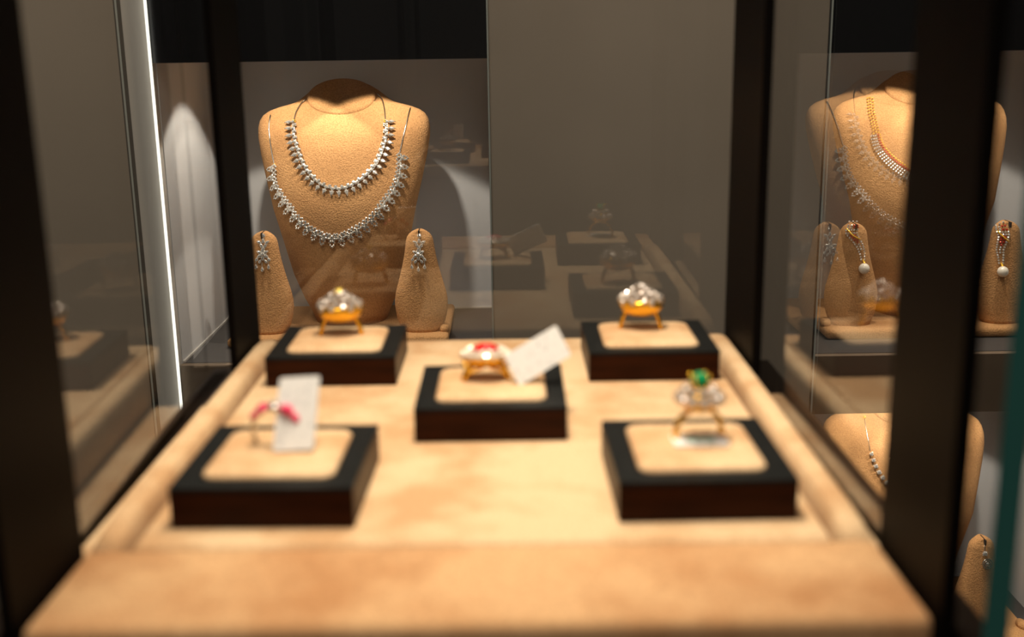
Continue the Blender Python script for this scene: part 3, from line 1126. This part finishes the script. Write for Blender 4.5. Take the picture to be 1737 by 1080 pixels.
def diamond_earring(label, cx, org):
    f0 = surf(cx, 400, org)
    t = thing('earring', label, 'earring', f0.translation, 'diamond earrings beside the left bust')
    inst(E_STUD, 'stud_stone', t, f0)
    inst(E_SPRAY, 'upper_spray', t, surf(cx, 412, org, 0.002))
    inst(E_FLOWER, 'flower', t, surf(cx - 1, 431, org, 0.002))
    for dx, dy in ((-10, 451), (0, 455), (10, 451)):
        inst(E_DROP, 'drop', t, surf(cx - 1 + dx, dy, org, 0.003))


diamond_earring('diamond drop earring on the stand left of the bust with two necklaces', 447, S1)
diamond_earring('diamond drop earring on the stand right of the bust with two necklaces', 711, S2)


def pearl_earring(label, pts, pearl, org, mir=1):
    f0 = surf(pts[0][0], pts[0][1], org)
    t = thing('earring', label, 'earring', f0.translation, 'pearl earrings beside the right bust')
    sp = spline(pts, 16)
    bmd, bmr = bmesh.new(), bmesh.new()
    for i, q in enumerate(sp):
        f = surf(q.x, q.y, org, 0.0015)
        wdt = 7.0 * (1 - i / 16) + 2.4
        wdt *= 0.75 + 0.5 * min(1, i / 3)
        m_ = max(2, int(wdt / 1.9))
        for k in range(m_):
            x = (k / (m_ - 1) - 0.5) * 2 * wdt * 0.8 * U if m_ > 1 else 0
            red = (1 <= i <= 2 and k >= m_ // 2) or (5 <= i <= 8 and 0.3 < k / (m_ - 1) < 0.95)
            gem(bmr if red else bmd, (x, 0, (0.5 if red else 0.0) * U), 1.9 * U, 1.9 * U, 1.9 * U, random.random(), 6, 0, 0, f)
    finish(bmd, 'diamond_scroll', M['diamond'], t)
    finish(bmr, 'ruby_row', M['dark_ruby'], t)
    bm = bmesh.new()
    a = surf(sp[3].x - 8 * mir, sp[3].y - 2, org, 0.003).translation
    b = surf(sp[5].x, sp[5].y, org, 0.0042).translation
    c = surf(sp[6].x + 9 * mir, sp[6].y + 3, org, 0.003).translation
    tube(bm, spline([a, b, c], 12), 1.1 * U, 6)
    finish(bm, 'gold_ribbon', M['gold'], t, True)
    fp = surf(pearl[0], pearl[1], org, 8.4 * U)
    ft = surf(pearl[0], pearl[1] - 9, org, 7.5 * U)
    bm = bmesh.new()
    tube(bm, [surf(pts[-1][0], pts[-1][1], org, 0.002).translation, ft.translation, fp.translation], [1.2 * U, 1.8 * U, 2.6 * U], 8)
    finish(bm, 'gold_cap', M['gold'], t, True)
    bm = bmesh.new()
    ball(bm, fp.translation, 8.3 * U, 0, 24, 16, )
    finish(bm, 'pearl', M['pearl'], t, True)


def ball_at(bm, c, r):
    ball(bm, c, r, 0, 24, 16)


pearl_earring('pearl drop earring on the stand left of the dark post', [(1447, 378), (1446, 386), (1444, 395), (1450, 405), (1457, 416), (1461, 428), (1462.5, 440)], (1462, 455), S3)
pearl_earring('pearl drop earring on the stand right of the dark post', [(1696, 381), (1699, 390), (1702, 400), (1699, 412), (1696, 424), (1697, 436), (1697.5, 446)], (1698, 460), S4, 1)

f0 = surf(1670, 938, S5)
t = thing('earring', 'small silver spiral earring on the stand in the lower right showcase', 'earring', f0.translation)
inst(ROUND, 'round_stone', t, f0)
f1 = surf(1674, 955, S5, 0.002)
bm = bmesh.new()
for rr_ in (8, 4.8):
    tube(bm, [f1 @ Vector((rr_ * U * math.cos(2 * PI * k / 20), rr_ * U * math.sin(2 * PI * k / 20), 0)) for k in range(20)], 1.1 * U, 6, closed=True)
finish(bm, 'spiral', M['silver'], t, True)
inst(ROUND, 'round_stone', t, f1 @ Matrix.Diagonal((0.6, 0.6, 0.6, 1)))
bm = bmesh.new()
tube(bm, [surf(1669, 921, S5, 0.001).translation, f0.translation], 0.6 * U, 6)
finish(bm, 'hook', M['silver'], t, True)
